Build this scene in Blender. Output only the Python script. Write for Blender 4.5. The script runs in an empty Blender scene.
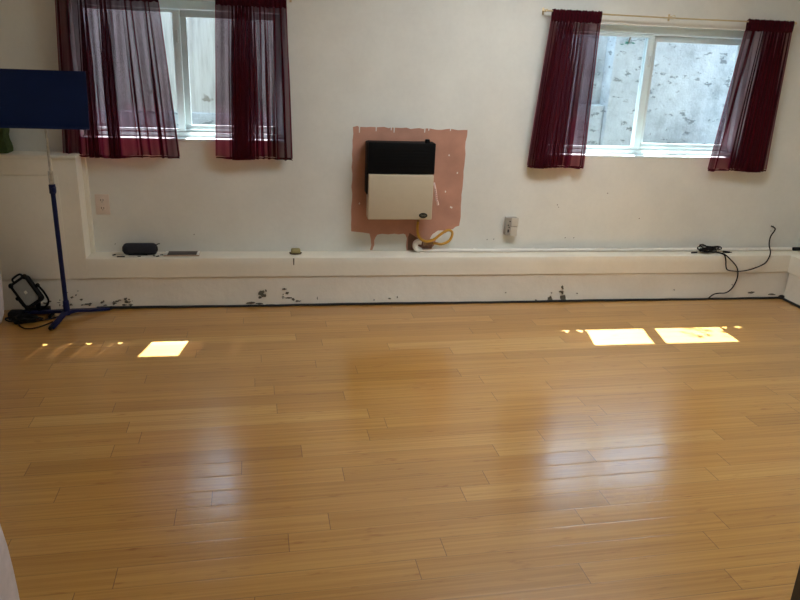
import bpy, bmesh, math, random
from mathutils import Vector, Matrix, noise
from mathutils.geometry import tessellate_polygon
random.seed(7)
scn = bpy.context.scene
COL = scn.collection
PI = math.pi

# ------------------------------------------------------------------ materials
def nmat(name):
    m = bpy.data.materials.new(name); m.use_nodes = True
    nt = m.node_tree; nt.nodes.clear()
    out = nt.nodes.new('ShaderNodeOutputMaterial')
    return m, nt, out
def N(nt, t, **kw):
    n = nt.nodes.new(t)
    for k, v in kw.items():
        if k in n.inputs: n.inputs[k].default_value = v
        else: setattr(n, k, v)
    return n
def math_(nt, op, a, b=None, c=None):
    n = nt.nodes.new('ShaderNodeMath'); n.operation = op
    for i, v in enumerate((a, b, c)):
        if v is None: continue
        if isinstance(v, (int, float)): n.inputs[i].default_value = v
        else: nt.links.new(v, n.inputs[i])
    return n.outputs[0]
def ramp(nt, fac, stops):
    r = nt.nodes.new('ShaderNodeValToRGB'); e = r.color_ramp.elements
    while len(e) < len(stops): e.new(0.5)
    for q, (p, c) in zip(e, stops):
        q.position = p; q.color = (*c, 1) if len(c) == 3 else c
    nt.links.new(fac, r.inputs[0]); return r.outputs[0]
def mixc(nt, fac, a, b, mode='MIX'):
    n = nt.nodes.new('ShaderNodeMix'); n.data_type = 'RGBA'; n.blend_type = mode
    for s, v in ((n.inputs[0], fac), (n.inputs[6], a), (n.inputs[7], b)):
        if isinstance(v, (int, float)): s.default_value = v
        elif isinstance(v, tuple): s.default_value = (*v, 1)
        else: nt.links.new(v, s)
    return n.outputs[2]
def objcoord(nt, scale=(1, 1, 1)):
    g = nt.nodes.new('ShaderNodeNewGeometry')
    mp = nt.nodes.new('ShaderNodeMapping'); mp.inputs['Scale'].default_value = scale
    nt.links.new(g.outputs['Position'], mp.inputs['Vector']); return mp.outputs[0]
def noise_(nt, vec, scale, detail=4, rough=.55):
    n = nt.nodes.new('ShaderNodeTexNoise'); n.inputs['Scale'].default_value = scale
    n.inputs['Detail'].default_value = detail; n.inputs['Roughness'].default_value = rough
    nt.links.new(vec, n.inputs['Vector']); return n.outputs['Fac']
def simple(name, col, rough=.5, metal=0, var=.08, scale=30, bump=.0, spec=.5):
    m, nt, out = nmat(name)
    p = N(nt, 'ShaderNodeBsdfPrincipled', Roughness=rough, Metallic=metal)
    p.inputs['Specular IOR Level'].default_value = spec
    v = objcoord(nt); f = noise_(nt, v, scale)
    c = ramp(nt, f, [(.3, tuple(x*(1-var) for x in col)), (.7, tuple(min(1, x*(1+var)) for x in col))])
    nt.links.new(c, p.inputs['Base Color'])
    if bump:
        b = N(nt, 'ShaderNodeBump', Strength=bump, Distance=.002)
        nt.links.new(noise_(nt, v, scale*4), b.inputs['Height']); nt.links.new(b.outputs[0], p.inputs['Normal'])
    nt.links.new(p.outputs[0], out.inputs[0]); return m

def wall_paint(name, base, chips=0.0, bump=.25, dist=.004, grime=.14):
    m, nt, out = nmat(name)
    p = N(nt, 'ShaderNodeBsdfPrincipled', Roughness=.55)
    p.inputs['Specular IOR Level'].default_value = .3
    v = objcoord(nt)
    f = noise_(nt, v, 2.2, 5)
    c = ramp(nt, f, [(.3, tuple(x*(1-grime) for x in base)), (.65, base)])
    f2 = noise_(nt, v, 38, 3)
    c = mixc(nt, .25, c, ramp(nt, f2, [(.35, tuple(x*.93 for x in base)), (.6, base)]))
    # nail holes and specks
    vo = nt.nodes.new('ShaderNodeTexVoronoi'); vo.inputs['Scale'].default_value = 4.2
    nt.links.new(v, vo.inputs['Vector'])
    sp = math_(nt, 'LESS_THAN', vo.outputs['Distance'], .028)
    sp = math_(nt, 'MULTIPLY', sp, math_(nt, 'GREATER_THAN', noise_(nt, v, 1.1, 1), .56))
    c = mixc(nt, sp, c, (.12, .10, .08))
    h = noise_(nt, v, 9, 6, .6)
    if chips:
        sepz = nt.nodes.new('ShaderNodeSeparateXYZ'); nt.links.new(v, sepz.inputs[0])
        k = noise_(nt, v, 34, 6, .75)
        lowz = math_(nt, 'MULTIPLY_ADD', sepz.outputs[2], -2.2, .30)     # paint loss near the slab edge
        big = noise_(nt, v, 1.6, 2)
        s = math_(nt, 'ADD', math_(nt, 'MULTIPLY', k, .62), math_(nt, 'MULTIPLY', lowz, .42))
        s = math_(nt, 'ADD', s, math_(nt, 'MULTIPLY', big, .55))
        msk = math_(nt, 'GREATER_THAN', s, chips)
        c = mixc(nt, msk, c, (.13, .12, .08))
        h = math_(nt, 'SUBTRACT', h, math_(nt, 'MULTIPLY', msk, .3))
    nt.links.new(c, p.inputs['Base Color'])
    b = N(nt, 'ShaderNodeBump', Strength=bump, Distance=dist)
    nt.links.new(h, b.inputs['Height']); nt.links.new(b.outputs[0], p.inputs['Normal'])
    nt.links.new(p.outputs[0], out.inputs[0]); return m

def floor_mat():
    m, nt, out = nmat('bamboo_boards')
    p = N(nt, 'ShaderNodeBsdfPrincipled', Roughness=.2); p.inputs['Specular IOR Level'].default_value = .7; p.inputs['Coat Weight'].default_value = .75; p.inputs['Coat Roughness'].default_value = .34; p.inputs['Coat IOR'].default_value = 1.6
    g = nt.nodes.new('ShaderNodeNewGeometry')
    mp = nt.nodes.new('ShaderNodeMapping'); mp.vector_type = 'POINT'
    mp.inputs['Location'].default_value = (1.0, 6.0+1.826-.0095, 0)
    mp.inputs['Rotation'].default_value = (0, 0, -math.radians(2.2))
    # rotate first, then shift
    mp.inputs['Location'].default_value = (0, 0, 0)
    nt.links.new(g.outputs['Position'], mp.inputs['Vector'])
    sx = nt.nodes.new('ShaderNodeSeparateXYZ'); nt.links.new(mp.outputs[0], sx.inputs[0])
    th = math.radians(2.2)
    v0 = .24*math.sin(th) - 1.826*math.cos(th)
    W, L = .0945, 1.02
    u = math_(nt, 'ADD', sx.outputs[0], 20.0); v = math_(nt, 'ADD', sx.outputs[1], -v0+W*200)
    rv = math_(nt, 'DIVIDE', v, W); row = math_(nt, 'FLOOR', rv); fv = math_(nt, 'FRACT', rv)
    wn = nt.nodes.new('ShaderNodeTexWhiteNoise'); wn.noise_dimensions = '1D'; nt.links.new(row, wn.inputs['W'])
    ru = math_(nt, 'ADD', math_(nt, 'DIVIDE', u, L), math_(nt, 'MULTIPLY', wn.outputs['Value'], 7.3))
    colm = math_(nt, 'FLOOR', ru); fu = math_(nt, 'FRACT', ru)
    cb = nt.nodes.new('ShaderNodeCombineXYZ'); nt.links.new(row, cb.inputs[0]); nt.links.new(colm, cb.inputs[1])
    w2 = nt.nodes.new('ShaderNodeTexWhiteNoise'); w2.noise_dimensions = '2D'; nt.links.new(cb.outputs[0], w2.inputs['Vector'])
    rnd = w2.outputs['Value']
    # bamboo strips inside one board
    cb2 = nt.nodes.new('ShaderNodeCombineXYZ')
    nt.links.new(math_(nt, 'MULTIPLY', u, .9), cb2.inputs[0])
    nt.links.new(math_(nt, 'MULTIPLY', v, 60), cb2.inputs[1])
    nt.links.new(math_(nt, 'MULTIPLY', rnd, 50), cb2.inputs[2])
    gr = noise_(nt, cb2.outputs[0], 1.3, 4, .6)
    cb3 = nt.nodes.new('ShaderNodeCombineXYZ')
    nt.links.new(math_(nt, 'MULTIPLY', u, 5), cb3.inputs[0])
    nt.links.new(math_(nt, 'MULTIPLY', v, 26), cb3.inputs[1])
    nt.links.new(math_(nt, 'MULTIPLY', rnd, 90), cb3.inputs[2])
    kn = noise_(nt, cb3.outputs[0], 1.5, 3, .6)
    base = ramp(nt, rnd, [(0, (.50, .248, .048)), (.35, (.575, .295, .062)), (.8, (.61, .32, .075)), (1, (.66, .375, .105))])
    c = mixc(nt, .8, base, ramp(nt, gr, [(.28, (.70, .58, .42)), (.62, (1, 1, 1))]), 'MULTIPLY')
    c = mixc(nt, .75, c, ramp(nt, kn, [(.24, (.62, .42, .26)), (.38, (1, 1, 1))]), 'MULTIPLY')
    dv = math_(nt, 'MULTIPLY', math_(nt, 'MINIMUM', fv, math_(nt, 'SUBTRACT', 1.0, fv)), W)
    du = math_(nt, 'MULTIPLY', math_(nt, 'MINIMUM', fu, math_(nt, 'SUBTRACT', 1.0, fu)), L)
    gv = math_(nt, 'LESS_THAN', dv, .0011); gu = math_(nt, 'LESS_THAN', du, .0013)
    seamn = math_(nt, 'GREATER_THAN', noise_(nt, cb.outputs[0], 3.7, 1), .0)
    fade = math_(nt, 'MULTIPLY_ADD', noise_(nt, mp.outputs[0], 2.3, 2), 1.5, -.30)
    fade = math_(nt, 'MINIMUM', math_(nt, 'MAXIMUM', fade, .1), .8)
    gap = math_(nt, 'MAXIMUM', math_(nt, 'MULTIPLY', gv, fade), math_(nt, 'MULTIPLY', gu, .75))
    c = mixc(nt, gap, c, (.13, .06, .02))
    nt.links.new(c, p.inputs['Base Color'])
    r = math_(nt, 'MULTIPLY_ADD', noise_(nt, mp.outputs[0], 5, 4), .10, .125)
    nt.links.new(r, p.inputs['Roughness'])
    bv = math_(nt, 'MULTIPLY_ADD', noise_(nt, cb2.outputs[0], .7, 2), .10, 0)
    cup = math_(nt, 'MULTIPLY', math_(nt, 'MINIMUM', math_(nt, 'MULTIPLY', dv, 200), 1.0), .45)
    wav = math_(nt, 'MULTIPLY', noise_(nt, mp.outputs[0], 7, 2), 1.2)
    hh = math_(nt, 'ADD', math_(nt, 'ADD', bv, cup), wav)
    b = N(nt, 'ShaderNodeBump', Strength=.35, Distance=.002)
    nt.links.new(hh, b.inputs['Height']); nt.links.new(b.outputs[0], p.inputs['Normal'])
    nt.links.new(p.outputs[0], out.inputs[0]); return m

def sheer(name, op=.60, dark=1.0):
    m, nt, out = nmat(name)
    lw = N(nt, 'ShaderNodeLayerWeight', Blend=.35)
    # a woven veil closes up quickly when seen or lit at a slant
    lw.inputs['Blend'].default_value = .5
    cs = math_(nt, 'MAXIMUM', math_(nt, 'SUBTRACT', 1.0, lw.outputs['Facing']), .08)
    o = math_(nt, 'SUBTRACT', 1.0, math_(nt, 'POWER', 1.0-op, math_(nt, 'DIVIDE', 1.0, math_(nt, 'POWER', cs, 2.0))))
    # weave of the voile
    v = objcoord(nt, (900, 900, 900))
    o = math_(nt, 'ADD', o, math_(nt, 'MULTIPLY_ADD', noise_(nt, v, 1.0, 1), .14, -.07))
    o = math_(nt, 'MINIMUM', o, .985)
    tr = N(nt, 'ShaderNodeBsdfTransparent'); tr.inputs[0].default_value = (1, .80, .88, 1)
    di = N(nt, 'ShaderNodeBsdfDiffuse'); di.inputs[0].default_value = (.080*dark, .011*dark, .018*dark, 1)
    tl = N(nt, 'ShaderNodeBsdfTranslucent'); tl.inputs[0].default_value = (.016*dark, .0005*dark, .003*dark, 1)
    m1 = N(nt, 'ShaderNodeMixShader'); m1.inputs[0].default_value = .35
    nt.links.new(di.outputs[0], m1.inputs[1]); nt.links.new(tl.outputs[0], m1.inputs[2])
    m2 = N(nt, 'ShaderNodeMixShader'); nt.links.new(o, m2.inputs[0])
    nt.links.new(tr.outputs[0], m2.inputs[1]); nt.links.new(m1.outputs[0], m2.inputs[2])
    nt.links.new(m2.outputs[0], out.inputs[0]); return m

def glass_mat():
    m, nt, out = nmat('window_glass')
    lw = N(nt, 'ShaderNodeLayerWeight', Blend=.5)
    fre = math_(nt, 'MULTIPLY_ADD', math_(nt, 'POWER', lw.outputs['Facing'], 5.0), .92, .04)
    v = objcoord(nt)
    tr = N(nt, 'ShaderNodeBsdfTransparent'); tr.inputs[0].default_value = (.90, .96, .98, 1)
    gl = N(nt, 'ShaderNodeBsdfGlossy', Roughness=.03)
    df = N(nt, 'ShaderNodeBsdfTranslucent'); df.inputs[0].default_value = (.8, .9, .95, 1)
    m0 = N(nt, 'ShaderNodeMixShader')
    nt.links.new(math_(nt, 'MULTIPLY', noise_(nt, v, 6, 4), .008), m0.inputs[0])
    nt.links.new(tr.outputs[0], m0.inputs[1]); nt.links.new(df.outputs[0], m0.inputs[2])
    mx = N(nt, 'ShaderNodeMixShader'); nt.links.new(fre, mx.inputs[0])
    nt.links.new(m0.outputs[0], mx.inputs[1]); nt.links.new(gl.outputs[0], mx.inputs[2])
    nt.links.new(mx.outputs[0], out.inputs[0]); return m

def stucco_mat():
    m, nt, out = nmat('weathered_stucco')
    p = N(nt, 'ShaderNodeBsdfPrincipled', Roughness=.9)
    v = objcoord(nt)
    c = ramp(nt, noise_(nt, v, 3.5, 6, .65), [(.30, (.36, .40, .42)), (.5, (.62, .67, .69)), (.7, (.80, .84, .85))])
    st = objcoord(nt, (1.2, 1, 2.4))
    k = noise_(nt, st, 7.5, 7, .7)
    c = mixc(nt, ramp(nt, k, [(.385, (1, 1, 1)), (.425, (0, 0, 0))]), c, (.24, .27, .28))
    nt.links.new(c, p.inputs['Base Color'])
    b = N(nt, 'ShaderNodeBump', Strength=.9, Distance=.02)
    nt.links.new(noise_(nt, v, 14, 8, .7), b.inputs['Height']); nt.links.new(b.outputs[0], p.inputs['Normal'])
    nt.links.new(p.outputs[0], out.inputs[0]); return m

def board_mat():
    m, nt, out = nmat('greyed_fence_board')
    p = N(nt, 'ShaderNodeBsdfPrincipled', Roughness=.85)
    v = objcoord(nt, (14, 14, 1.2))
    c = ramp(nt, noise_(nt, v, 2.2, 5, .6), [(.25, (.42, .42, .40)), (.55, (.66, .66, .63)), (.8, (.74, .74, .71))])
    v2 = objcoord(nt)
    c = mixc(nt, ramp(nt, noise_(nt, v2, 9, 2), [(.24, (1, 1, 1)), (.29, (0, 0, 0))]), c, (.3, .27, .23))
    nt.links.new(c, p.inputs['Base Color']); nt.links.new(p.outputs[0], out.inputs[0]); return m

M = dict(
    wall=wall_paint('white_wall_paint', (.775, .775, .72)),
    ledge=wall_paint('cream_ledge_paint', (.86, .81, .69), bump=.2),
    footing=wall_paint('flaking_footing_paint', (.83, .775, .67), chips=.985, bump=.6, dist=.010, grime=.16),
    ceil=wall_paint('ceiling_paint', (.78, .77, .74)),
    floor=floor_mat(),
    black_trim=simple('black_foam_strip', (.010, .010, .012), .7),
    curtain=sheer('burgundy_voile', .70), curtain_hem=sheer('burgundy_voile_doubled', .93, .8),
    side_hem=simple('crimson_side_hem', (.16, .008, .03), .8, scale=200), glass=glass_mat(), vinyl=simple('white_vinyl', (.70, .82, .85), .35, var=.02),
    vinyl_grey=simple('greyed_vinyl_sash', (.62, .70, .72), .4, var=.04),
    sill=wall_paint('sill_paint', (.76, .84, .86)),
    rod=simple('brassy_rod', (.62, .50, .30), .3, .7),
    patch=simple('bare_pink_plaster', (.50, .255, .18), .75, var=.14, scale=6, bump=.3),
    patch_dark=simple('brown_stained_plaster', (.16, .075, .045), .8, var=.25, scale=20),
    white_paint=simple('paint_drip', (.80, .76, .70), .5),
    chip=simple('exposed_grey_concrete', (.14, .125, .09), .9, var=.35, scale=80, bump=.6),
    h_black=simple('heater_black_enamel', (.003, .003, .0035), .6, spec=.12), h_beige=simple('heater_beige_enamel', (.53, .455, .33), .38, var=.02),
    badge=simple('badge_black', (.008, .009, .006), .35), badge_mark=simple('badge_silver', (.22, .22, .17), .4, .5),
    hose=simple('yellow_gas_hose', (.50, .26, .02), .5, var=.1), pipe=simple('white_painted_pipe', (.80, .76, .70), .45, var=.06, scale=14),
    brass=simple('old_brass', (.30, .17, .08), .4, .7), outlet=simple('outlet_ivory', (.70, .60, .52), .4, var=.03),
    outlet_cover=simple('outlet_cover_grey', (.56, .53, .46), .5, var=.03), outlet_grey=simple('outlet_box_grey', (.36, .33, .29), .5, var=.06), slot=simple('socket_slot', (.02, .018, .015), .6),
    cable=simple('black_cable', (.006, .005, .005), .6, spec=.2), cable_w=simple('white_cable', (.7, .68, .64), .5),
    blk=simple('black_plastic', (.006, .006, .007), .6, spec=.2), spk=simple('navy_speaker_fabric', (.012, .013, .022), .85, scale=300, var=.3, bump=.4),
    screen=simple('dark_screen', (.035, .025, .025), .35, var=.1, spec=.2), tabframe=simple('copper_tablet_case', (.50, .36, .25), .4),
    tabwhite=simple('tablet_white_end', (.75, .72, .68), .3),
    soap=simple('ochre_soap', (.30, .25, .10), .6), soap_dark=simple('brown_tray', (.10, .06, .03), .6),
    stand_blue=simple('blue_enamel', (.003, .007, .058), .5, var=.1, spec=.3), desk_blue=simple('navy_enamel_sheet', (.001, .013, .075), .6, var=.08, scale=8, spec=.25),
    steel=simple('worn_chrome', (.55, .52, .46), .3, .8, var=.3, scale=40),
    lamp_lens=simple('frosted_lamp_lens', (.36, .36, .32), .3), led=simple('lamp_chip', (.85, .82, .7), .4),
    green=simple('dark_green_cloth', (.055, .085, .018), .8, var=.3, scale=40), pad=simple('pale_padding_cover', (.60, .53, .52), .85, bump=.3),
    dark=simple('dark_cabinet_lacquer', (.035, .028, .025), .45), knob=simple('cabinet_knob_metal', (.4, .38, .35), .3, .9),
    stucco=stucco_mat(), board=board_mat(), leaf=simple('leaf_green', (.05, .28, .20), .6), vinewood=simple('vine_stem', (.20, .15, .09), .9),
    siding=simple('dark_brown_siding', (.075, .06, .05), .8, var=.2, scale=12), ground=simple('damp_soil', (.09, .075, .06), .95, var=.2, scale=60, bump=.8),
    tag=simple('pink_white_paper_tag', (.78, .60, .55), .7, var=.2, scale=200), mark=simple('tag_print', (.35, .05, .06), .7),
    lampshade=None,
)
def emis(name, col, s):
    m, nt, out = nmat(name); e = N(nt, 'ShaderNodeEmission', Strength=s); e.inputs[0].default_value = (*col, 1)
    nt.links.new(e.outputs[0], out.inputs[0]); return m

# ------------------------------------------------------------------ helpers
def B(): return bmesh.new()
def box(bm, x0, x1, y0, y1, z0, z1, bev=0, mi=0, mat=None):
    b2 = bmesh.new(); r = bmesh.ops.create_cube(b2, size=1)
    bmesh.ops.scale(b2, vec=(x1-x0, y1-y0, z1-z0), verts=b2.verts)
    bmesh.ops.translate(b2, vec=((x0+x1)/2, (y0+y1)/2, (z0+z1)/2), verts=b2.verts)
    if bev: bmesh.ops.bevel(b2, geom=b2.edges[:]+b2.verts[:], offset=bev, segments=3, affect='EDGES', profile=.5)
    if mat is not None: bmesh.ops.transform(b2, matrix=mat, verts=b2.verts)
    merge(bm, b2, mi); return bm
def merge(bm, b2, mi=0):
    vs = [bm.verts.new(v.co) for v in b2.verts]
    b2.verts.index_update()
    for f in b2.faces:
        try:
            g = bm.faces.new([vs[v.index] for v in f.verts]); g.material_index = mi
        except ValueError: pass
    b2.free()
def cyl(bm, p0, p1, r0, r1=None, seg=20, mi=0, caps=True, bev=0):
    r1 = r0 if r1 is None else r1
    p0 = Vector(p0); p1 = Vector(p1); d = p1-p0
    b2 = bmesh.new(); bmesh.ops.create_cone(b2, cap_ends=caps, segments=seg, radius1=r0, radius2=r1, depth=d.length)
    if bev: bmesh.ops.bevel(b2, geom=[e for e in b2.edges if len(e.link_faces) == 2 and any(len(f.verts) > 4 for f in e.link_faces)], offset=bev, segments=3, affect='EDGES')
    bmesh.ops.transform(b2, matrix=Matrix.Translation((p0+p1)/2) @ d.to_track_quat('Z', 'Y').to_matrix().to_4x4(), verts=b2.verts)
    merge(bm, b2, mi); return bm
def ball(bm, c, r, sc=(1, 1, 1), mi=0, seg=20):
    b2 = bmesh.new(); bmesh.ops.create_uvsphere(b2, u_segments=seg, v_segments=seg//2, radius=r)
    bmesh.ops.scale(b2, vec=sc, verts=b2.verts); bmesh.ops.translate(b2, vec=c, verts=b2.verts)
    merge(bm, b2, mi); return bm
def smooth(pts, n=6):
    P = [Vector(p) for p in pts]
    if len(P) < 3: return P
    out = []
    Q = [2*P[0]-P[1]]+P+[2*P[-1]-P[-2]]
    for i in range(1, len(Q)-2):
        a, b, c, d = Q[i-1:i+3]
        for k in range(n):
            t = k/n
            out.append(.5*((2*b)+(c-a)*t+(2*a-5*b+4*c-d)*t*t+(-a+3*b-3*c+d)*t**3))
    out.append(P[-1]); return out
def tube(bm, pts, r, seg=10, n=6, mi=0, rfun=None):
    P = smooth(pts, n) if n > 1 else [Vector(p) for p in pts]
    rings = []; up = None
    for i, p in enumerate(P):
        t = (P[min(i+1, len(P)-1)]-P[max(i-1, 0)]).normalized()
        if up is None: up = t.orthogonal().normalized()
        up = (up-t*up.dot(t)); up = up.normalized() if up.length > 1e-6 else t.orthogonal().normalized()
        s = t.cross(up); rr = r*(rfun(i/(len(P)-1)) if rfun else 1)
        rings.append([bm.verts.new(p+(up*math.cos(a)+s*math.sin(a))*rr) for a in (2*PI*k/seg for k in range(seg))])
    for a, b in zip(rings, rings[1:]):
        for k in range(seg):
            f = bm.faces.new((a[k], a[(k+1) % seg], b[(k+1) % seg], b[k])); f.material_index = mi
    for f in (rings[0][::-1], rings[-1]): bm.faces.new(f).material_index = mi
    return bm
def lathe(bm, c, prof, seg=32, sx=1, sy=1, mi=0):
    rings = []
    for r, z in prof:
        rings.append([bm.verts.new((c[0]+math.cos(2*PI*k/seg)*r*sx, c[1]+math.sin(2*PI*k/seg)*r*sy, c[2]+z)) for k in range(seg)])
    for a, b in zip(rings, rings[1:]):
        for k in range(seg): bm.faces.new((a[k], a[(k+1) % seg], b[(k+1) % seg], b[k])).material_index = mi
    bm.faces.new(rings[0][::-1]).material_index = mi; bm.faces.new(rings[-1]).material_index = mi
def slab(bm, poly, y0, y1, mi=0):
    """outline in X,Z extruded between two Y values"""
    a = [bm.verts.new((x, y0, z)) for x, z in poly]; b = [bm.verts.new((x, y1, z)) for x, z in poly]
    n = len(a); fs = []
    tri = tessellate_polygon([[Vector((x, z, 0)) for x, z in poly]])
    for t in tri:
        fs += [bm.faces.new([a[q] for q in t]), bm.faces.new([b[q] for q in t[::-1]])]
    for i in range(n): fs.append(bm.faces.new((a[i], b[i], b[(i+1) % n], a[(i+1) % n])))
    for f in fs: f.material_index = mi
    return bm
def obj(name, bm, mats, parent=None, sm=True, loc=None, **props):
    bmesh.ops.recalc_face_normals(bm, faces=bm.faces)
    me = bpy.data.meshes.new(name); bm.to_mesh(me); bm.free()
    if not isinstance(mats, (list, tuple)): mats = [mats]
    for m in mats: me.materials.append(m)
    if sm:
        for p in me.polygons: p.use_smooth = True
        me.set_sharp_from_angle(angle=math.radians(35))
    o = bpy.data.objects.new(name, me); COL.objects.link(o)
    if parent:
        o.parent = parent
        # geometry is written in world coordinates: shift it under the Empty
        off = parent_world(parent)
        me.transform(Matrix.Translation(-off))
    for k, v in props.items(): o[k] = v
    return o
def parent_world(p):
    v = Vector((0, 0, 0))
    while p: v += p.location; p = p.parent
    return v
def thing(name, label, cat, loc, group=None):
    o = bpy.data.objects.new(name, None); COL.objects.link(o); o.location = loc
    o.empty_display_size = .05; o['label'] = label; o['category'] = cat
    if group: o['group'] = group
    return o
def struct(name, bm, mats, **k): return obj(name, bm, mats, sm=k.pop('sm', True), kind='structure')

# ------------------------------------------------------------------ room shell
XL, XR, YB, ZC = -1.78, 3.60, -5.4, 2.42
YW = .15                       # painted wall plane
W1 = (1.645, 3.03, .933, 1.745)   # right window opening
W2 = (-1.155, .02, .985, 1.765)    # left window opening
def wall_grid(xs, zs, holes, y0, y1, bm):
    V = {}
    def v(x, y, z):
        k = (round(x, 4), y, round(z, 4))
        if k not in V: V[k] = bm.verts.new((x, y, z))
        return V[k]
    def solid(i, j):
        if i < 0 or j < 0 or i >= len(xs)-1 or j >= len(zs)-1: return False
        cx, cz = (xs[i]+xs[i+1])/2, (zs[j]+zs[j+1])/2
        return not any(h[0] < cx < h[1] and h[2] < cz < h[3] for h in holes)
    for i in range(len(xs)-1):
        for j in range(len(zs)-1):
            if not solid(i, j): continue
            a, b, c, d = xs[i], xs[i+1], zs[j], zs[j+1]
            bm.faces.new((v(a, y0, c), v(b, y0, c), v(b, y0, d), v(a, y0, d)))
            bm.faces.new((v(a, y1, d), v(b, y1, d), v(b, y1, c), v(a, y1, c))).material_index = 5   # outer face
            if not solid(i-1, j): bm.faces.new((v(a, y0, c), v(a, y0, d), v(a, y1, d), v(a, y1, c)))
            if not solid(i+1, j): bm.faces.new((v(b, y0, d), v(b, y0, c), v(b, y1, c), v(b, y1, d)))
            if not solid(i, j-1): bm.faces.new((v(b, y0, c), v(a, y0, c), v(a, y1, c), v(b, y1, c)))
            if not solid(i, j+1): bm.faces.new((v(a, y0, d), v(b, y0, d), v(b, y1, d), v(a, y1, d)))
bm = B()
wall_grid([XL-.15, W2[0], W2[1], W1[0], W1[1], XR+.15], [0, W1[2], W2[2], W1[3], W2[3], ZC], [W1, W2], YW, YW+.20, bm)
# bare plaster field behind the heater, with ragged painted edge and drips
def ragged(x0, z0, x1, z1, n, amp, seed):
    r = random.Random(seed); out = []
    for i in range(n):
        t = i/n; dx, dz = x1-x0, z1-z0; L = math.hypot(dx, dz)
        a = r.uniform(-amp, amp)
        out.append((x0+dx*t-dz/L*a, z0+dz*t+dx/L*a))
    return out
pl = ragged(.422, 1.094, 1.135, 1.088, 26, .005, 1)
# white paint drips hanging into the upper edge
def drip(pts, x, d):
    out = []
    done = False
    for p in pts:
        if not done and p[0] > x:
            out += [(x-.004, 1.092), (x-.003, 1.092-d), (x+.002, 1.092-d), (x+.004, 1.092)]; done = True
            continue
        out.append(p)
    return out
for x, d in ((.462, .035), (.565, .024), (.658, .017), (.676, .030), (.868, .026), (.893, .014), (1.03, .012)): pl = drip(pl, x, d)
pl += ragged(1.135, 1.088, 1.127, .50, 16, .004, 2)
pl += [(1.125, .478), (1.10, .470), (1.085, .455), (1.06, .452), (1.04, .430), (1.00, .42), (.98, .40), (.965, .345), (.93, .313), (.905, .313)]
pl += [(.785, .313), (.780, .34), (.783, .395), (.772, .42), (.76, .425), (.73, .420), (.70, .425), (.66, .420), (.62, .424), (.59, .418), (.578, .40)]
pl += [(.570, .38), (.572, .35), (.560, .316), (.545, .316), (.553, .35), (.548, .39), (.540, .425), (.50, .432), (.46, .436)]
pl += ragged(.420, .440, .422, 1.09, 16, .004, 3)
slab(bm, pl, YW-.0015, YW, 1)
# dark brown stain by the pipe end, pale filler blob behind the hose loop
slab(bm, [(.792, .316), (.790, .40), (.80, .43), (.83, .41), (.87, .385), (.93, .375), (.955, .36), (.95, .325), (.93, .316)], YW-.0025, YW-.001, 2)
slab(bm, [(.935, .392), (.95, .42), (.985, .445), (1.02, .447), (1.03, .43), (1.01, .40), (.97, .388)], YW-.004, YW-.001, 3)
for x, z in ((1.06, .60), (1.068, .597), (1.02, .70), (1.09, .82), (.47, .62), (1.03, .93)):
    slab(bm, [(x-.004, z-.004), (x+.003, z-.006), (x+.005, z+.004), (x-.002, z+.007)], YW-.003, YW-.001, 3)
# nail holes
for x, z in ((1.32, .385), (1.365, .388), (1.86, .397), (1.92, .397), (2.37, .53), (1.78, .62), (2.12, .70), (3.38, .48), (3.37, .445), (1.67, .86), (-1.02, .36), (-.55, .42)):
    slab(bm, [(x-.004, z-.002), (x, z-.004), (x+.004, z), (x+.001, z+.004)], YW-.0015, YW, 4)
struct('wall_back', bm, [M['wall'], M['patch'], M['patch_dark'], M['white_paint'], M['chip'], M['siding']], sm=False)

bm = B(); box(bm, XL-.15, XL, YB-.15, YW, 0, ZC); struct('wall_left', bm, M['wall'])
bm = B(); box(bm, XR, XR+.15, YB-.15, YW, 0, ZC); struct('wall_right', bm, M['wall'])
bm = B(); box(bm, XL, XR, YB-.15, YB, 0, ZC); struct('wall_front', bm, M['wall'])
bm = B(); box(bm, XL-.15, XR+.15, YB-.15, YW+.2, -.12, 0); struct('floor', bm, M['floor'])
bm = B(); box(bm, XL-.15, XR+.15, YB-.15, YW+.2, ZC, ZC+.12); struct('ceiling', bm, M['ceil'])

# upper band of the ledge (runs along the back, returns on the right wall)
def prof_run(bm, prof, x0, x1, n=90, wob=0, axis='x'):
    rows = []
    for i in range(n+1):
        x = x0+(x1-x0)*i/n; row = []
        for k, (y, z) in enumerate(prof):
            dy = wob*(noise.noise(Vector((x*2.3, z*9, 1.7)))+.5*noise.noise(Vector((x*11, z*25, 4.1)))) if 0 < k < len(prof)-1 else 0
            row.append(bm.verts.new((x, y+dy, z) if axis == 'x' else (XR-YW+(y), x, z)))
        rows.append(row)
    for a, b in zip(rows, rows[1:]):
        for k in range(len(prof)):
            bm.faces.new((a[k], a[(k+1) % len(prof)], b[(k+1) % len(prof)], b[k]))
    bm.faces.new(rows[0]); bm.faces.new(rows[-1][::-1])
XB = -1.157
bm = B()
prof_run(bm, [(YW, .186), (.004, .186), (-.001, .190), (-.001, .225), (0, .262), (0, .300), (.003, .307), (.010, .310), (YW, .310)], XB, XR-.0, 120, .0016)
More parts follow.
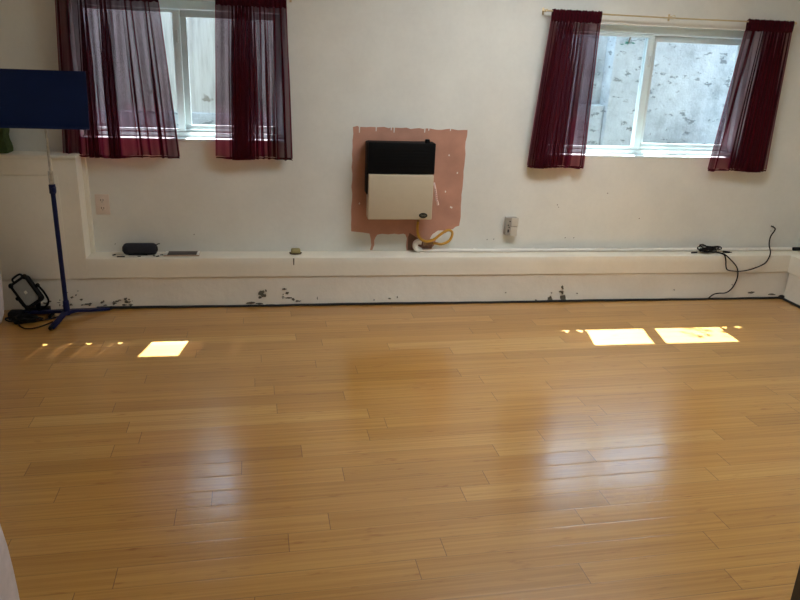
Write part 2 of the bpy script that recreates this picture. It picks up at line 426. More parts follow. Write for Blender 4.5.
# plank joint with a small chipped notch
slab(bm, [(.052, .262), (.058, .262), (.060, .305), (.050, .305)], -.0022, -.0005, 1)
struct('trim_1', bm, [M['ledge'], M['chip']])
bm = B()
fp = [(YW, 0.0), (-.012, 0.0), (-.010, .02), (-.003, .055), (.004, .10), (.006, .14), (.007, .186), (YW, .186)]
prof_run(bm, fp, XL, XR-.0, 320, .005)
def blob(bm, x, z, w, h, seed, mi=1, y=-.012, slope=0):
    r = random.Random(seed); n = 13
    pts = []
    for i in range(n):
        a = 2*PI*i/n; q = r.uniform(.45, 1.1)
        pts.append((x+math.cos(a)*w*q, max(.004, z+math.sin(a)*h*q+slope*math.cos(a)*w*q)))
    slab(bm, pts, y, y+.012, mi)
chips = [(-.145, .080, .022, .026), (-.125, .068, .016, .014), (-.155, .055, .016, .012), (-.118, .098, .006, .008), (-.215, .022, .040, .008), (-.16, .017, .03, .007), (-.09, .008, .035, .005),
         (-.005, .108, .016, .006), (.012, .080, .013, .010), (-.012, .073, .005, .006), (-.012, .058, .012, .004), (.022, .05, .028, .005), (.05, .04, .012, .010), (.08, .030, .022, .006), (-.014, .048, .004, .004),
         (.20, .045, .003, .012), (.66, .038, .012, .004), (.71, .045, .004, .008), (.56, .03, .004, .004),
         (1.735, .022, .021, .018), (1.825, .026, .024, .024), (1.818, .098, .008, .010), (1.822, .086, .006, .006), (1.812, .068, .018, .006), (1.82, .058, .010, .010), (1.745, .060, .004, .004), (1.925, .055, .006, .003), (1.64, .012, .008, .006), (1.43, .066, .004, .003),
         (-1.297, 0.025, 0.005, 0.003), (-1.385, 0.049, 0.014, 0.006), (-1.022, 0.026, 0.007, 0.003), (-1.330, 0.025, 0.004, 0.007), (-0.989, 0.050, 0.011, 0.003), (-1.259, 0.072, 0.010, 0.006), (-0.962, 0.022, 0.008, 0.005), (-1.157, 0.024, 0.006, 0.002), (-0.934, 0.053, 0.007, 0.004), (-0.947, 0.039, 0.013, 0.006), (-1.156, 0.033, 0.008, 0.004), (-1.336, 0.040, 0.012, 0.002), (-1.396, 0.072, 0.004, 0.005), (-1.175, 0.030, 0.016, 0.003), (-1.205, 0.025, 0.008, 0.003), (-1.235, 0.085, 0.004, 0.005), (-0.950, 0.022, 0.003, 0.003), (-1.022, 0.041, 0.004, 0.004), (-1.328, 0.055, 0.003, 0.005), (-0.954, 0.058, 0.010, 0.007), (-1.411, 0.039, 0.015, 0.006), (-1.207, 0.057, 0.008, 0.006), (-1.267, 0.031, 0.006, 0.003), (-1.222, 0.110, 0.004, 0.002), (-1.397, 0.029, 0.011, 0.004), (-1.269, 0.025, 0.016, 0.004), (-1.312, 0.022, 0.003, 0.003), (-1.068, 0.023, 0.003, 0.004), (-1.290, 0.115, 0.003, 0.005), (-1.018, 0.033, 0.016, 0.004), (-1.294, 0.050, 0.003, 0.004), (-1.291, 0.102, 0.012, 0.004), (-1.404, 0.036, 0.004, 0.003), (-1.300, 0.099, 0.003, 0.002), (-0.937, 0.039, 0.016, 0.004), (-0.952, 0.043, 0.011, 0.006), (-1.163, 0.022, 0.004, 0.006), (-0.952, 0.056, 0.004, 0.005), (-1.004, 0.043, 0.012, 0.005), (-1.080, 0.045, 0.004, 0.007), (-0.923, 0.021, 0.015, 0.007), (-1.072, 0.021, 0.014, 0.003), (-0.916, 0.044, 0.003, 0.003), (-1.090, 0.039, 0.010, 0.007), (-1.306, 0.020, 0.014, 0.002), (-0.964, 0.022, 0.012, 0.006),
         (3.20, .045, .03, .008), (3.36, .03, .03, .006), (3.05, .10, .004, .003), (2.62, .07, .004, .003)]
for i, (x, z, w, h) in enumerate(chips):
    yy = -.011 if z < .04 else (-.006 if z < .075 else -.002)
    blob(bm, x, z, w, h, i*3+1, 1, yy-.004)
struct('baseboard_back', bm, [M['footing'], M['chip']])
# ledge along the right wall
bm = B()
prof_run(bm, [(YW, .186), (.004, .186), (-.001, .190), (0, .300), (.003, .307), (.010, .310), (YW, .310)], YB, -.0005, 4, 0, 'y')
struct('trim_2', bm, M['ledge'])
bm = B()
prof_run(bm, [(YW, 0.0), (-.010, 0.0), (.002, .055), (.006, .186), (YW, .186)], YB, -.013, 4, 0, 'y')
struct('baseboard_right', bm, M['footing'])
# boxed-out corner at the left, flush with the ledge
bm = B()
box(bm, XL, XB, 0, YW, .1862, .893, .002)
box(bm, XL, XB+.004, -.012, YW, .893, .912, .003)     # cap board
box(bm, XL, -1.285, -.010, .001, .800, .8925, .002)    # raised rail
box(bm, XL, -1.262, -.0035, .001, .1862, .797, .001)    # lower panel
box(bm, XB-.005, XB+.022, .118, YW, .3105, .886, .003)   # corner bead on the recessed wall
struct('trim_3', bm, M['ledge'])
# black strip closing the gap between floor boards and footing
bm = B()
pts = [(-1.12+i*(XR-YW+1.11)/60, -.018+.002*math.sin(i*1.7), .004+.0035*(.5+.5*math.sin(i*.31+1))) for i in range(61)]
tube(bm, pts, .0085, 8, 1)
struct('trim_4', bm, M['black_trim'])
bm = B()
tube(bm, [(XR-YW-.016, -.02-i*.35, .004+.002*math.sin(i)) for i in range(15)], .010, 8, 1)
ball(bm, (XR-YW-.02, -.022, .012), .018, (1.4, .9, .9))
struct('trim_5', bm, M['black_trim'])

# ------------------------------------------------------------------ windows
def window(n, o, stile_x, sashmat):
    x0, x1, z0, z1 = o; yf = YW+.085
    root = bpy.data.objects.new('window_%d' % n, None); COL.objects.link(root); root.location = ((x0+x1)/2, yf, z0); root['kind'] = 'structure'
    bm = B(); fw = .030
    yo = yf+.075
    for a in ((x0, x1, yf, yo, z0+.012, z0+.012+fw), (x0, x1, yf, yo, z1-.048, z1), (x0, x0+fw, yf, yo, z0+.042, z1-fw), (x1-fw, x1, yf, yo, z0+.042, z1-fw)):
        box(bm, *a, .003)
    box(bm, x0, x1, yf+.018, yf+.022, z0+.042, z0+.060, .001)    # track rib
    obj('window_frame', bm, M['vinyl'], root)
    def sash(a, b, y, m, w, st):
        bm = B(); zb, zt = z0+.044, z1-.050
        box(bm, a, b, y, y+.024, zb, zb+w*.8, .002); box(bm, a, b, y, y+.024, zt-w*.8, zt, .002)
        box(bm, a, a+st[0], y, y+.024, zb+w*.8, zt-w*.8, .002); box(bm, b-st[1], b, y, y+.024, zb+w*.8, zt-w*.8, .002)
        s = obj('window_sash', bm, m, root)
        g = B(); box(g, a+st[0]*.5, b-st[1]*.5, y+.010, y+.013, zb+w*.4, zt-w*.4)
        obj('glass_pane', g, M['glass'], s)
        return s
    s1 = sash(x0+fw, stile_x+.022, yf+.010, M['vinyl'], .022, (.025, .042))
    s2 = sash(stile_x-.020, x1-fw, yf+.040, sashmat, .048, (.075, .040))
    bm = B(); box(bm, stile_x-.004, stile_x+.010, yf-.002, yf+.011, (z0+z1)/2+.16, (z0+z1)/2+.23, .003)
    obj('sash_latch', bm, M['vinyl_grey'], s1)
    bm = B(); box(bm, x0, x1, YW-.004, yf+.001, z0+.0005, z0+.014, .003)
    obj('window_sill', bm, M['sill'], root)
    return root
window(1, W1, 2.325, M['vinyl_grey'])
window(2, W2, -.598, M['vinyl_grey'])

# ------------------------------------------------------------------ curtains
def curtain_cloth(bm, xt, xb, zt, zb, segs, y, nz=26, seed=0, hemcut=None):
    """segs: (share of width, folds, side amplitude m). Voile hangs in folds; where it is bunched the folds overlap."""
    r = random.Random(seed)
    pts = []; acc = 0; tot = sum(s[0] for s in segs)
    ph = 0
    for share, folds, amp in segs:
        n = max(6, int(folds*12))
        for i in range(n):
            t = i/n; w = math.sin(PI*min(1, max(0, t)))**.4 if folds else 0
            pts.append((acc+share/tot*t, ph+2*PI*folds*t, amp*w, .35+.65*w))
        acc += share/tot; ph += 2*PI*folds
    pts.append((1, ph, 0, .35))
    jit = [r.uniform(-.3, .3) for _ in pts]
    cols = []
    for k in range(nz+1):
        v = k/nz; z = zt+(zb-zt)*v
        row = []
        for j, (s, p, a, yw) in enumerate(pts):
            xL = xt[0]+(xb[0]-xt[0])*v; xR_ = xt[1]+(xb[1]-xt[1])*v
            grow = .55+.6*min(1, v*2.2)
            pp = p+.5*math.sin(v*2.1+s*9+seed)
            sway = .006*math.sin(s*17+seed*2)*v
            x = xL+(xR_-xL)*s+a*grow*math.sin(pp)+(sway if 0 < j < len(pts)-1 else 0)
            yy = y+(.010+.010*v)*yw*math.cos(pp+jit[j]*.4)+.004*math.sin(s*31+v*3)
            zz = z+(.004*math.sin(s*9+seed) if k == nz else 0)
            row.append(bm.verts.new((x, yy, zz)))
        cols.append(row)
    edges = ([c[0].co.copy() for c in cols], [c[-1].co.copy() for c in cols])
    for a, b in zip(cols, cols[1:]):
        for j in range(len(pts)-1):
            bm.faces.new((a[j], a[j+1], b[j+1], b[j]))
    return edges
def curtain(label, group, xt, xb, ztop, zbot, segs, y, seed):
    root = thing('curtain', label, 'curtain', ((xt[0]+xt[1])/2, y, zbot), group)
    f = lambda z: (z-ztop)/(zbot-ztop)
    lerp = lambda z: (xt[0]+(xb[0]-xt[0])*f(z), xt[1]+(xb[1]-xt[1])*f(z))
    hz = ztop-.055
    bm = B(); ed = curtain_cloth(bm, lerp(hz), xb, hz, zbot+.012, segs, y, seed=seed); obj('panel', bm, M['curtain'], root)
    for e in ed:
        bm = B(); tube(bm, e, .0022, 6, 1); obj('side_hem', bm, M['side_hem'], root)
    # bottom hem follows the last rows
    bm = B(); curtain_cloth(bm, lerp(zbot+.016), xb, zbot+.012, zbot, segs_scaled(segs), y, nz=1, seed=seed); 
    obj('hem', bm, M['curtain_hem'], root)
    # rod pocket: a flattened gathered tube around the rod
    bm = B(); n = 110; rings = []
    a, b = xt; 
    for i in range(n+1):
        t = i/n; x = a-.003+(b-a+.006)*t
        g = .0022*math.sin(t*n*.9+seed)+.0015*math.sin(t*n*.37)
        pr = [(-.011, 0), (-.012, -.020), (-.009, -.058), (0, -.060), (.009, -.058), (.012, -.020), (.011, 0), (0, .008)]
        rings.append([bm.verts.new((x, y+py*(1+40*g*.25)+g, ztop+pz+g*1.2)) for py, pz in pr])
    for p, q in zip(rings, rings[1:]):
        for k in range(8): bm.faces.new((p[k], p[(k+1) % 8], q[(k+1) % 8], q[k]))
    obj('rod_pocket', bm, M['curtain_hem'], root)
    return root
def segs_scaled(s): return s
yc = YW-.07
GL = 'burgundy voile curtains at the left window'; GR = 'burgundy voile curtains at the right window'
curtain('wide sheer burgundy curtain, left one of the left window, behind the blue desk', GL, (-1.192, -.666), (-1.243, -.600), 1.80, .893,
        [(.13, 1.2, .006), (.10, .5, .0), (.10, 2.5, .020), (.10, .5, 0), (.10, 2.5, .022), (.16, .8, .002), (.10, 1.5, .014), (.12, .6, 0), (.06, 1.5, .012), (.10, .5, 0)], yc, 1)
curtain('dark sheer burgundy curtain, right one of the left window, nearest the heater', GL, (-.356, .028), (-.392, .050), 1.80, .895,
        [(.20, .5, 0), (.42, 7.5, .024), (.06, .4, 0), (.12, 1.6, .014), (.10, .5, 0), (.20, 2, .014)], yc, 2)
curtain('sheer burgundy curtain with a bright pink edge, left one of the right window', GR, (1.593, 1.897), (1.527, 1.900), 1.80, .872,
        [(.06, .5, 0), (.56, 8.5, .022), (.07, .8, .004), (.24, .7, 0), (.07, .8, .004)], yc, 3)
curtain('sheer burgundy curtain, right one of the right window, furthest right in the room', GR, (2.863, 3.172), (2.770, 3.188), 1.80, .868,
        [(.05, .5, 0), (.27, .8, .0), (.06, 1, .006), (.62, 9, .022)], yc, 4)
def rod(label, x0, x1, sag):
    r = thing('curtain_rod', label, 'curtain rod', ((x0+x1)/2, YW, 1.79))
    bm = B(); tube(bm, [(x0+(x1-x0)*t, yc, 1.797-sag*4*t*(1-t)) for t in (0, .25, .5, .75, 1)], .0045, 8); obj('rod', bm, M['rod'], r)
    for x in (x0+.008, (x0+x1)/2, x1-.008):
        bm = B(); box(bm, x-.006, x+.006, YW-.004, YW-.0001, 1.776, 1.816, .001); tube(bm, [(x, YW-.004, 1.800), (x, YW-.04, 1.803), (x, yc, 1.805), (x, yc-.008, 1.797)], .0028, 6)
        obj('bracket', bm, M['rod'], r)
    for x in (x0, x1):
        bm = B(); ball(bm, (x, yc, 1.797), .008); obj('finial', bm, M['rod'], r)
rod('thin brassy curtain rod above the right window', 1.548, 3.19, .006)
rod('thin brassy curtain rod above the left window', -1.225, .062, .004)

# ------------------------------------------------------------------ wall heater
h = thing('wall_heater', 'black and beige gas wall heater mounted on the bare pink patch', 'heater', (.705, YW, .552))
bm = B(); box(bm, .500, .900, .030, YW-.002, .70, 1.010, .004); obj('rear_casing', bm, M['h_black'], h)
bm = B(); box(bm, .503, .912, .0, .105, .832, 1.018, .006)
for k in range(7): box(bm, .54, .875, -.0015, .004, .862+k*.019, .868+k*.019, .001)
obj('grille_hood', bm, M['h_black'], h)
bm = B(); box(bm, .508, .908, -.008, .100, .551, .829, .006); fp_ = obj('front_panel', bm, M['h_beige'], h)
bm = B(); cyl(bm, (.852, -.012, .579), (.852, -.0078, .579), .0265, seg=40); 
for v in bm.verts: v.co.z = .579+(v.co.z-.579)*.62
bd = obj('badge', bm, M['badge'], fp_, label='small black oval badge')
bm = B(); tube(bm, [(.835, -.0128, .578), (.839, -.0128, .588), (.843, -.0128, .577), (.846, -.0128, .585), (.850, -.0128, .576), (.854, -.0128, .584), (.858, -.0128, .576), (.862, -.0128, .585), (.866, -.0128, .577), (.870, -.0128, .583)], .0012, 6, 4)
tube(bm, [(.838, -.0128, .5725), (.852, -.0128, .571), (.866, -.0128, .5725)], .0009, 6, 3)
obj('badge_script', bm, M['badge_mark'], bd)
bm = B(); cyl(bm, (.862, .020, 1.016), (.862, .020, 1.040), .015, seg=20, bev=.002); obj('control_knob', bm, M['h_black'], h)
# paper tags hanging at the right side
bm = B()
for (x, z, L_, w) in ((.916, .775, .055, .010), (.924, .745, .070, .011), (.930, .700, .050, .010), (.936, .672, .034, .012)):
    tube(bm, [(x+.004, .040, z), (x+.010, .030, z-L_*.5), (x+.016, .036, z-L_)], w*.62, 6, 3)
tg = obj('paper_tags', bm, M['tag'], h, label='pinkish white paper strips')
bm = B()
for k in range(7): box(bm, .925+k*.0028, .931+k*.0028, .0225, .0245, .735-k*.013, .739-k*.013)
obj('tag_print', bm, M['mark'], tg)

g = thing('gas_hose', 'yellow looping gas hose running from the heater down to the pipe', 'hose', (.84, .09, .36))
bm = B(); tube(bm, [(.838, .075, .528), (.836, .075, .500), (.836, .07, .462), (.846, .065, .425), (.872, .06, .402), (.908, .06, .396), (.945, .06, .410), (.985, .065, .440), (1.020, .07, .462), (1.050, .08, .463), (1.068, .09, .445), (1.066, .10, .410), (1.045, .10, .383), (1.005, .10, .368), (.968, .10, .372), (.945, .10, .374)], .0085, 10, 6); obj('hose', bm, M['hose'], g)
bm = B(); cyl(bm, (.838, .075, .551), (.838, .075, .522), .009); obj('fitting', bm, M['brass'], g)
bm = B(); cyl(bm, (.948, .10, .374), (.915, .10, .372), .011, seg=6); cyl(bm, (.918, .10, .372), (.885, .10, .371), .014, seg=8); box(bm, .893, .906, .080, .092, .362, .392, .002); obj('shutoff_valve', bm, M['brass'], g)

p = thing('gas_pipe', 'thin white painted pipe lying along the back of the ledge', 'pipe', (2.2, .11, .311))
bm = B(); tube(bm, [(.868, .11, .3235), (1.3, .10, .323), (1.9, .11, .323), (2.6, .11, .323), (3.2, .115, .323), (3.53, .115, .3235)], .0115, 12, 3); obj('pipe_run', bm, M['pipe'], p)
bm = B(); tube(bm, [(.868, .11, .3235), (.845, .108, .336), (.832, .106, .352), (.836, .104, .374), (.855, .102, .384), (.872, .10, .383)], .0185, 14, 5); obj('pipe_elbow', bm, M['white_paint'], p)
for x in (1.06, 1.22, 1.62, 2.08, 2.52, 3.17):
    bm = B(); cyl(bm, (x, .11, .323), (x+.014, .11, .323), .0135, seg=14); obj('pipe_clip', bm, M['pipe'], p)
bm = B(); cyl(bm, (3.545, .115, .3235), (3.60-.002, .115, .3235), .0125, seg=8, bev=.002); obj('pipe_joint', bm, M['blk'], p, label='black pipe joint')

# ------------------------------------------------------------------ outlets
o = thing('wall_outlet', 'flush ivory double socket low on the wall under the left curtain', 'outlet', (-1.07, YW, .547))
bm = B(); box(bm, -1.110, -1.030, YW-.006, YW-.0002, .543, .665, .002); obj('cover_plate', bm, M['outlet'], o)
for z in (.628, .580):
    bm = B(); cyl(bm, (-1.07, YW-.0085, z), (-1.07, YW-.005, z), .0165, seg=24); s = obj('socket', bm, M['outlet'], o)
    bm = B(); box(bm, -1.0785, -1.0750, YW-.0100, YW-.0080, z-.001, z+.009); box(bm, -1.0650, -1.0615, YW-.0100, YW-.0080, z-.001, z+.008); cyl(bm, (-1.07, YW-.0100, z-.008), (-1.07, YW-.008, z-.008), .0025, seg=10); obj('slot', bm, M['slot'], s)
o = thing('wall_outlet', 'grey surface mounted socket box right of the heater', 'outlet', (1.468, YW, .42))
bm = B(); box(bm, 1.428, 1.505, YW-.045, YW-.0003, .423, .540, .003); bx_ = obj('box', bm, M['outlet_grey'], o)
bm = B(); box(bm, 1.462, 1.508, YW-.050, YW-.044, .485, .541, .002); box(bm, 1.460, 1.504, YW-.050, YW-.044, .422, .479, .002); obj('cover_plate', bm, M['outlet_cover'], o)
bm = B()
for x, z in ((1.452, .517), (1.443, .492), (1.449, .478)): cyl(bm, (x, YW-.0475, z), (x, YW-.0445, z), .0042, seg=10)
box(bm, 1.440, 1.450, YW-.0475, YW-.0445, .444, .464, .001)
obj('socket', bm, M['slot'], o)

# ------------------------------------------------------------------ things on the ledge
ZL = .3105
s = thing('portable_speaker', 'dark navy cylindrical portable speaker lying on the ledge', 'speaker', (-.87, .085, ZL))
R_ = .036; zc = ZL+R_+.001; ys = .078
bm = B()
b2 = []
n = 28
prof = [(-.098, .008), (-.097, .020), (-.092, .029), (-.082, .0345), (-.06, .036), (.06, .036), (.082, .0345), (.092, .029), (.097, .020), (.098, .008)]
rings = [[bm.verts.new((-.862+x, ys+math.cos(2*PI*k/n)*r, zc+math.sin(2*PI*k/n)*r)) for k in range(n)] for x, r in prof]
for a, b in zip(rings, rings[1:]):
    for k in range(n): bm.faces.new((a[k], a[(k+1) % n], b[(k+1) % n], b[k]))
bm.faces.new(rings[0]); bm.faces.new(rings[-1][::-1])
obj('body', bm, M['spk'], s)
for sx in (-1, 1):
    bm = B(); cyl(bm, (-.862+sx*.0975, ys, zc), (-.862+sx*.1005, ys, zc), .017, seg=24); obj('end_cap', bm, M['blk'], s)
bm = B(); tube(bm, [(-.772, ys-.008, zc+.018), (-.757, ys-.012, zc+.032), (-.744, ys-.010, zc+.035)], .003, 8); tube(bm, [(-.767, ys, zc-.01), (-.759, ys-.01, zc-.004), (-.762, ys, zc+.014)], .0022, 8); obj('carry_loop', bm, M['blk'], s)
bm = B(); box(bm, -.93, -.82, ys-.012, ys+.012, ZL, ZL+.004, .001); obj('foot', bm, M['blk'], s)
# charging leads
c = thing('charging_cable', 'thin white lead with black plugs lying around the portable speaker', 'cable', (-.87, .04, ZL))
bm = B(); tube(bm, [(-.99, .03, ZL+.003), (-1.02, .05, ZL+.003), (-1.0, .075, ZL+.003), (-.96, .07, ZL+.003)], .0025, 6); tube(bm, [(-.80, .03, ZL+.003), (-.76, .024, ZL+.003), (-.735, .05, ZL+.003), (-.72, .04, ZL+.003)], .0025, 6); tube(bm, [(-.92, .028, ZL+.003), (-.86, .020, ZL+.003), (-.80, .030, ZL+.003)], .0025, 6); obj('lead', bm, M['cable_w'], c)
for x, y_, L_, a in ((-.965, .022, .045, .0), (-1.012, .060, .022, .9), (-.755, .028, .018, .6), (-.775, .035, .02, -.9), (-.735, .055, .016, .4), (-.86, .022, .018, 0)):
    bm = B(); dx, dy = math.cos(a)*L_/2, math.sin(a)*L_/2
    cyl(bm, (x-dx, y_-dy, ZL+.0045), (x+dx, y_+dy, ZL+.0045), .0038, seg=8); obj('plug', bm, M['cable'], c)
t = thing('tablet', 'dark screened tablet in a copper case lying flat on the ledge', 'tablet', (-.61, .07, ZL))
bm = B(); box(bm, -.722, -.512, .030, .125, ZL+.002, ZL+.0095, .003); obj('case', bm, M['tabframe'], t)
bm = B(); box(bm, -.700, -.530, .036, .120, ZL+.0095, ZL+.0110, .0005); obj('screen', bm, M['screen'], t)
for a, b in ((-.7195, -.7015), (-.5285, -.5145)):
    bm = B(); box(bm, a, b, .034, .122, ZL+.0095, ZL+.0112, .0005); obj('bezel', bm, M['tabwhite'], t, label='white end bezel')
bm = B(); box(bm, -.716, -.520, .060, .110, ZL, ZL+.003, .001); obj('case_back', bm, M['blk'], t)
t = thing('soap_bar', 'small ochre soap bar in a brown tray on the ledge', 'soap', (.068, .075, ZL))
bm = B(); lathe(bm, (.068, .080, ZL), [(.012, 0), (.036, .002), (.040, .010), (.037, .011), (.033, .005), (.012, .004)], 28, 1, .62); obj('tray', bm, M['soap_dark'], t)
bm = B(); box(bm, .040, .098, .058, .102, ZL+.0045, ZL+.036, .010); obj('bar', bm, M['soap'], t)

# coil of black cable and the long leads dropping from it
c = thing('cable_coil', 'tangled bundle of black cable on the ledge below the right window', 'cable', (2.90, .07, ZL))
bm = B(); r = random.Random(11)
for k in range(11):
    cx, cy, cz = 2.885+r.uniform(-.03, .045), .065+r.uniform(-.006, .006), ZL+.006+k*.0024
    a, b = r.uniform(.030, .060), r.uniform(.018, .030); rot = r.uniform(-.25, .25); tl = r.uniform(-.16, .05)
    pts = [(cx+a*math.cos(q)*math.cos(rot)-b*math.sin(q)*math.sin(rot), cy+b*math.sin(q), cz+.006*math.sin(q*2+k)+.010-tl*a*math.cos(q)) for q in [2*PI*i/12 for i in range(13)]]
    tube(bm, pts, .0042, 7, 3)
tube(bm, [(2.84, .05, ZL+.03), (2.815, .045, ZL+.055), (2.80, .04, ZL+.062), (2.825, .04, ZL+.066), (2.87, .05, ZL+.045)], .0042, 7)
for v in bm.verts: v.co.z = max(v.co.z, ZL+.0003)
co = obj('coil', bm, M['cable'], c)
bm = B(); cyl(bm, (2.99, .05, ZL+.012), (3.035, .045, ZL+.010), .009, .006, seg=10); cyl(bm, (3.035, .045, ZL+.010), (3.05, .044, ZL+.009), .003, seg=8); obj('plug', bm, M['cable'], c)
bm = B(); cyl(bm, (2.755, .05, ZL+.006), (2.80, .055, ZL+.008), .005, seg=10); obj('plug', bm, M['cable'], c)
bm = B(); tube(bm, [(2.93, .06, ZL+.012), (2.955, .02, ZL+.010), (2.965, -.008, ZL+.004), (2.975, -.017, .285), (2.985, -.018, .24), (3.00, -.018, .215), (3.04, -.018, .205), (3.10, -.018, .203), (3.17, -.020, .215), (3.25, -.019, .245), (3.285, -.016, .272), (3.315, .005, .325), (3.345, .075, .365), (3.375, .118, .41), (3.403, .128, .45), (3.407, .132, .467), (3.392, .140, .478), (3.383, .1475, .481)], .0043, 8, 5)
obj('lead', bm, M['cable'], c)
bm = B(); tube(bm, [(2.93, .055, ZL+.012), (2.96, .015, ZL+.010), (2.975, -.008, ZL+.004), (3.01, -.020, .285), (3.05, -.020, .25), (3.075, -.020, .215), (3.085, -.020, .17), (3.078, -.020, .12), (3.05, -.026, .075), (3.01, -.030, .052), (2.96, -.030, .05), (2.92, -.030, .040), (2.885, -.034, .012)], .0043, 8, 5)
obj('lead', bm, M['cable'], c)

c.location.x -= .022

# ------------------------------------------------------------------ music stand
PX, PY = -1.250, -.16
m = thing('music_stand', 'blue music stand with a solid navy desk, in the left corner', 'music stand', (PX, PY, 0))
bm = B(); tube(bm, [(PX, PY, .03), (PX, PY, .74)], .0125, 14, 1)
obj('lower_pole', bm, M['stand_blue'], m)
bm = B(); tube(bm, [(PX+.001, PY, .70), (PX+.001, PY, 1.20)], .0068, 12, 1); obj('upper_pole', bm, M['steel'], m, label='thin worn chrome upper tube')
bm = B(); cyl(bm, (PX, PY, .775), (PX, PY, .850), .0135, seg=16, bev=.002); obj('pole_sleeve', bm, M['steel'], m)
bm = B(); cyl(bm, (PX, PY, .725), (PX, PY, .778), .0175, seg=16, bev=.003); box(bm, PX+.008, PX+.020, PY-.030, PY+.004, .735, .765, .003)
cl = obj('height_clamp', bm, M['stand_blue'], m)
bm = B(); ball(bm, (PX+.014, PY-.034, .75), .012, (1, .6, 1.3)); obj('clamp_knob', bm, M['stand_blue'], cl)
# desk: thin folded sheet with rounded corners and a bottom lip
def rrect(x0, x1, z0, z1, r, n=6):
    out = []
    for cx, cz, a0 in ((x1-r, z1-r, 0), (x0+r, z1-r, PI/2), (x0+r, z0+r, PI), (x1-r, z0+r, 1.5*PI)):
        for i in range(n+1): out.append((cx+r*math.cos(a0+PI/2*i/n), cz+r*math.sin(a0+PI/2*i/n)))
    return out
bm = B(); slab(bm, rrect(-1.500, -1.013, 1.078, 1.376, .012), -.0015, .0015)
box(bm, -1.500, -1.013, -.045, .0015, 1.078, 1.081, .001); box(bm, -1.500, -1.013, -.048, -.045, 1.078, 1.092, .001)
box(bm, -1.500, -1.013, .0, .010, 1.3735, 1.3765, .0012)
T = Matrix.Translation((0, PY-.052, 1.08)) @ Matrix.Rotation(math.radians(-7), 4, 'X') @ Matrix.Translation((0, 0, -1.08))
# small roll so the desk leans like the one in the room
bmesh.ops.transform(bm, matrix=T, verts=bm.verts)
dk = obj('desk', bm, M['desk_blue'], m)
bm = B(); cyl(bm, (PX-.03, PY-.006, 1.20), (PX+.03, PY-.006, 1.20), .011, seg=14, bev=.002); box(bm, PX-.02, PX+.02, PY-.034, PY+.008, 1.17, 1.215, .003); obj('tilt_bracket', bm, M['stand_blue'], m)
for (ex, ey, tip) in ((-1.045, -.040, 1), (-1.285, -.350, 0), (-1.52, -.085, 0)):
    d = Vector((ex-PX, ey-PY, 0)); dn = d.normalized(); L_ = d.length
    a0 = math.atan2(dn.y, dn.x)
    bm = B()
    Mx = Matrix.Translation((PX, PY, 0)) @ Matrix.Rotation(a0, 4, 'Z')
    b2 = bmesh.new(); pr = [(0, .040), (.03, .046), (L_*.55, .030), (L_, .018)]; w0 = .014
    vs = []
    for x, z in pr:
        vs.append([b2.verts.new((x, -w0, z)), b2.verts.new((x, w0, z)), b2.verts.new((x, w0, z-.016)), b2.verts.new((x, -w0, z-.016))])
    for a, b in zip(vs, vs[1:]):
        for k in range(4): b2.faces.new((a[k], a[(k+1) % 4], b[(k+1) % 4], b[k]))
    b2.faces.new(vs[0]); b2.faces.new(vs[-1][::-1])
    bmesh.ops.transform(b2, matrix=Mx, verts=b2.verts); merge(bm, b2)
    lg = obj('leg', bm, M['stand_blue'], m)
    bm = B(); e = Vector((PX, PY, 0))+dn*L_
    cyl(bm, e+Vector((0, 0, .0122))-dn*.03, e+Vector((0, 0, .0122))+dn*.018, .012, .010, seg=12, bev=.002); obj('rubber_tip', bm, M['blk'], lg)
bm = B(); cyl(bm, (PX, PY, .018), (PX, PY, .105), .019, .016, seg=18, bev=.002); obj('hub', bm, M['stand_blue'], m)

# ------------------------------------------------------------------ work lamp in the corner
w = thing('work_lamp', 'black framed work lamp leaning in the corner behind the music stand', 'work lamp', (-1.48, -.13, 0))
LT = Matrix.Translation((-1.474, -.115, .143)) @ Matrix.Rotation(math.radians(-35), 4, 'Y') @ Matrix.Rotation(math.radians(-14), 4, 'X') 
def tf(bm): bmesh.ops.transform(bm, matrix=LT, verts=bm.verts); return bm
bm = B()
hw, hh = .058, .086
slab(bm, rrect(-hw, hw, -hh, hh, .020), .006, .034)      # housing
for a in ((-hw, -hw+.014, -hh+.018, hh-.018), (hw-.014, hw, -hh+.018, hh-.018), (-hw+.016, hw-.016, -hh, -hh+.014), (-hw+.016, hw-.016, hh-.014, hh)):
    box(bm, a[0], a[1], -.006, .008, a[2], a[3], .003)
for sx in (-1, 1):
    for sz in (-1, 1): ball(bm, (sx*(hw-.010), .002, sz*(hh-.010)), .016, (1, .8, 1))
hs = obj('housing', tf(bm), M['blk'], w)
bm = B(); slab(bm, rrect(-hw+.015, hw-.015, -hh+.017, hh-.015, .010), -.002, .006); ln = obj('lens', tf(bm), M['lamp_lens'], hs)
bm = B(); box(bm, -.008, .008, -.0035, -.0015, -.010, .008, .0008); obj('light_chip', tf(bm), M['led'], ln)
bm = B(); tube(bm, [(-.030, .018, hh-.004), (-.026, .018, hh+.020), (.026, .018, hh+.020), (.030, .018, hh-.004)], .006, 8, 4); obj('handle', tf(bm), M['blk'], hs)
bm = B(); tube(bm, [(-.072, .02, .0), (-.072, .03, -.06), (-.05, .035, -.118), (.05, .035, -.118), (.072, .03, -.06), (.072, .02, .0)], .006, 8, 4); 
for sx in (-1, 1): cyl(bm, (sx*.060, .02, 0), (sx*.080, .02, 0), .011, seg=14, bev=.002)
obj('yoke', tf(bm), M['blk'], w)
bm = B(); tube(bm, [(-1.56, -.125, .009), (-1.555, -.09, .009), (-1.50, -.06, .010), (-1.40, -.06, .010), (-1.345, -.10, .009), (-1.345, -.17, .009)], .009, 8, 4)
box(bm, -1.50, -1.37, -.085, -.045, .002, .036, .004); cyl(bm, (-1.432, -.075, .03), (-1.424, -.085, .070), .014, seg=12)
